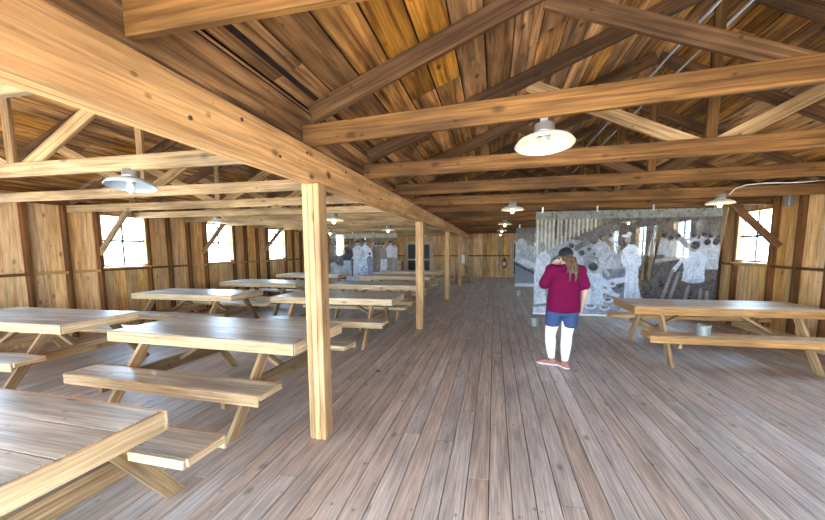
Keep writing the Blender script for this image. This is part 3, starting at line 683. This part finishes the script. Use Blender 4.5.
def fused(name, bm, mat, vox, sm=6):
    o = link(name, bm, mat, pr, True)
    r = o.modifiers.new('fuse', 'REMESH'); r.mode = 'VOXEL'; r.voxel_size = vox; r.use_smooth_shade = True
    s = o.modifiers.new('smooth', 'SMOOTH'); s.factor = .6; s.iterations = sm
    bpy.context.view_layer.update()
    dg = bpy.context.evaluated_depsgraph_get(); me = bpy.data.meshes.new_from_object(o.evaluated_get(dg)); o.modifiers.clear(); o.data = me
    if not me.materials: me.materials.append(mat)
    for p_ in me.polygons: p_.use_smooth = True
    return o
# local frame: x right, y away from the camera, z up.  head/hips/feet
HEAD = Vector((.03, .04, 1.475))
SL, ELB, WRL = Vector((-.155, .02, 1.31)), Vector((-.225, .09, 1.10)), Vector((-.115, .20, 1.335))
SR, ERB, WRR = Vector((.215, 0, 1.30)), Vector((.285, -.01, 1.05)), Vector((.265, .07, .83))
ANL, ANR = Vector((-.105, .04, .09)), Vector((.05, -.07, .09))
KNL, KNR = Vector((-.135, .02, .43)), Vector((.07, -.02, .43))
HPL, HPR = Vector((-.09, 0, .80)), Vector((.10, 0, .80))
fd = Vector((-.5, .85, 0)).normalized()      # where the head looks
b = bmesh.new()
blob(b, HEAD, (.075, .088, .105)); blob(b, HEAD+fd*.02+Vector((0, 0, -.05)), (.056, .065, .06))
blob(b, HEAD+fd*.094+Vector((0, 0, -.018)), (.011, .011, .022)); blob(b, HEAD+fd*.083+Vector((0, 0, -.060)), (.022, .022, .008))
side = Vector((fd.y, -fd.x, 0))
for s in (-1, 1): blob(b, HEAD+side*s*.076+Vector((0, 0, -.02)), (.012, .016, .03))
bone(b, HEAD+Vector((0, -.01, -.08)), .052, (.02, 0, 1.29), .06)
bone(b, (.025, .01, 1.26), (.15, .09, .08), (.02, 0, .92), (.19, .13, .1)); bone(b, (.01, 0, .92), (.19, .13, .1), (.0, 0, .80), (.18, .13, .1), 3)
for a, r0, c, r1, d, r2 in ((SL, .055, ELB, .045, WRL, .028), (SR, .055, ERB, .043, WRR, .028)): bone(b, a, r0, c, r1); bone(b, c, r1, d, r2)
for h, k, a in ((HPL, KNL, ANL), (HPR, KNR, ANR)): bone(b, h, .095, k, .058); bone(b, k, .055, k.lerp(a, .65), .044, 6); bone(b, k.lerp(a, .65), .044, a, .030, 5)
def hand(b, w, d, nrm, out, curl):
    """palm + four fingers + thumb; d direction of fingers, out = thumb side, nrm = back of hand"""
    d = d.normalized(); out = out.normalized(); nrm = nrm.normalized()
    for i, q in enumerate((-.027, -.009, .009, .027)):
        bone(b, w+out*q*.6+d*.01, .014, w+out*q+d*.078, .0115, 5)
        L = (.055, .068, .073, .064)[i]; base = w+out*q+d*.078; dd = d
        for seg in (.45, .33, .25):
            dd = (dd-nrm*curl).normalized(); e = base+dd*L*seg; bone(b, base, .0092, e, .0078, 4); base = e
    base = w+out*.03+d*.02; m = base+(out*.8+d*.7-nrm*.3).normalized()*.035; bone(b, base, .014, m, .0105, 4); bone(b, m, .0105, m+(d-nrm*.4+out*.2).normalized()*.034, .0085, 4)
hand(b, WRL, Vector((.55, .25, .75)), Vector((-.6, .7, .2)), Vector((.5, -.3, -.4)), .35)
hand(b, WRR, Vector((-.1, .15, -1)), Vector((1, 0, 0)), Vector((0, 1, 0.1)), .3)
fused('body', b, M_SKIN, .0062, 2)
for s in (-1, 1):
    e_ = lathe('eye', [(0, -.009), (.006, -.006), (.009, 0), (.006, .006), (0, .009)], M_WHITE, pr, 12, tuple(HEAD+fd*.080+side*s*.028+Vector((0, 0, .008))))
b = bmesh.new()   # t-shirt
bone(b, (.03, 0, 1.275), (.175, .10, .06), (.03, 0, 1.15), (.20, .135, .10), 6)
bone(b, (.03, 0, 1.15), (.20, .135, .10), (.015, -.005, .93), (.215, .165, .10), 6)
bone(b, (.015, -.005, .93), (.215, .165, .10), (.01, -.01, .775), (.222, .165, .05), 5)
bone(b, SL+Vector((.02, 0, 0)), .078, SL.lerp(ELB, .92), .078, 6); bone(b, SR+Vector((-.02, 0, 0)), .078, SR.lerp(ERB, .75), .074, 6)
bone(b, (.02, -.01, 1.30), .075, (.02, -.005, 1.335), .062, 3)
bone(b, SL, .075, (.0, 0, 1.30), .075, 6); bone(b, SR, .075, (.03, 0, 1.30), .075, 6)
# soft diagonal folds
fused('t_shirt', b, M_SHIRT, .011, 5)
b = bmesh.new()   # shorts
bone(b, (0, 0, .84), (.19, .145, .06), (0, 0, .74), (.205, .15, .07), 4)
bone(b, (-.10, 0, .74), (.108, .135, .06), (-.115, 0, .585), (.098, .115, .045), 5); bone(b, (.10, 0, .74), (.108, .135, .06), (.105, -.01, .575), (.098, .115, .045), 5)
fused('shorts', b, M_SHORT, .010, 4)
b = bmesh.new()
for h, k, a in ((HPL, KNL, ANL), (HPR, KNR, ANR)):
    bone(b, h+Vector((0, 0, -.08)), .100, k, .070); bone(b, k, .070, k.lerp(a, .3), .072, 4); bone(b, k.lerp(a, .3), .072, k.lerp(a, .65), .060, 5); bone(b, k.lerp(a, .65), .060, a+Vector((0, 0, .02)), .043, 6)
fused('leggings', b, M_LEGG, .009, 3)
for a, dr, nm in ((ANL, Vector((-.88, .25, 0)).normalized(), 'left'), (ANR, Vector((-.42, .85, 0)).normalized(), 'right')):
    b = bmesh.new(); f0 = Vector((a.x, a.y, .045))
    bone(b, f0-dr*.045, (.038, .038, .038), f0+dr*.09+Vector((0, 0, -.006)), (.042, .042, .032), 6); bone(b, f0+dr*.09, (.04, .04, .03), f0+dr*.155+Vector((0, 0, -.012)), (.032, .032, .022), 4); bone(b, f0, .04, f0+Vector((0, 0, .045)), .043, 3)
    o = fused('shoe', b, M_SHOE, .007, 2)
    b = bmesh.new(); bone(b, f0-dr*.05+Vector((0, 0, -.033)), (.040, .040, .012), f0+dr*.10+Vector((0, 0, -.033)), (.046, .046, .012), 8); bone(b, f0+dr*.10+Vector((0, 0, -.033)), (.046, .046, .012), f0+dr*.165+Vector((0, 0, -.033)), (.032, .032, .012), 4)
    s_ = fused('sole', b, M_SOLE, .006, 1); s_.parent = o
b = bmesh.new()   # hair: crown under the cap, loose tail over the back
blob(b, HEAD-fd*.012+Vector((0, 0, .012)), (.086, .092, .10)); blob(b, HEAD+Vector((.05, -.06, -.06)), (.065, .045, .07))
def strand(pts, r0, r1):
    for i in range(len(pts)-1):
        k0, k1 = i/(len(pts)-1), (i+1)/(len(pts)-1); bone(b, pts[i], r0*(1-k0)+r1*k0, pts[i+1], r0*(1-k1)+r1*k1, 5)
random.seed(4)
for i in range(9):
    x = .0+.014*i; sw = random.uniform(-.012, .012); zend = 1.17 if i in (2, 3, 6, 7) else 1.28
    strand([(x+.01, -.06, 1.47), (x+.02+sw, -.095, 1.40), (x+.03-sw, -.115, 1.33), (x+.035+sw, -.128, (1.33+zend)/2), (x+.03+sw, -.135, zend)], .017, .007)
strand([(.13, -.04, 1.44), (.16, -.08, 1.36), (.155, -.12, 1.28), (.17, -.135, 1.16)], .018, .007)
fused('hair', b, M_HAIR, .0065, 2)
b = bmesh.new()
blob(b, HEAD+Vector((0, 0, .045)), (.093, .104, .088)); blob(b, HEAD+Vector((0, 0, .145-.012)), (.009, .009, .006))
bmesh.ops.bisect_plane(b, geom=b.verts[:]+b.edges[:]+b.faces[:], plane_co=HEAD+Vector((0, 0, .015)), plane_no=(0, 0, -1), clear_outer=True)
cp = link('cap', b, M_CAP, pr, True); so = cp.modifiers.new('thickness', 'SOLIDIFY'); so.thickness = .004
b = bmesh.new(); c0 = HEAD+Vector((0, 0, .018)); ring = []
arc = [(-1.0+2.0*i/12) for i in range(13)]
inn = [b.verts.new(c0+(fd*math.cos(a)+side*math.sin(a))*.093) for a in arc]; outv = [b.verts.new(c0+(fd*(math.cos(a)*.093+.075*math.cos(a*1.4))+side*math.sin(a)*.093)+Vector((0, 0, -.012*math.cos(a)))) for a in arc]
for i in range(12): b.faces.new((inn[i], outv[i], outv[i+1], inn[i+1]))
bb = link('visor', b, M_CAP, cp, True); so = bb.modifiers.new('thickness', 'SOLIDIFY'); so.thickness = .004
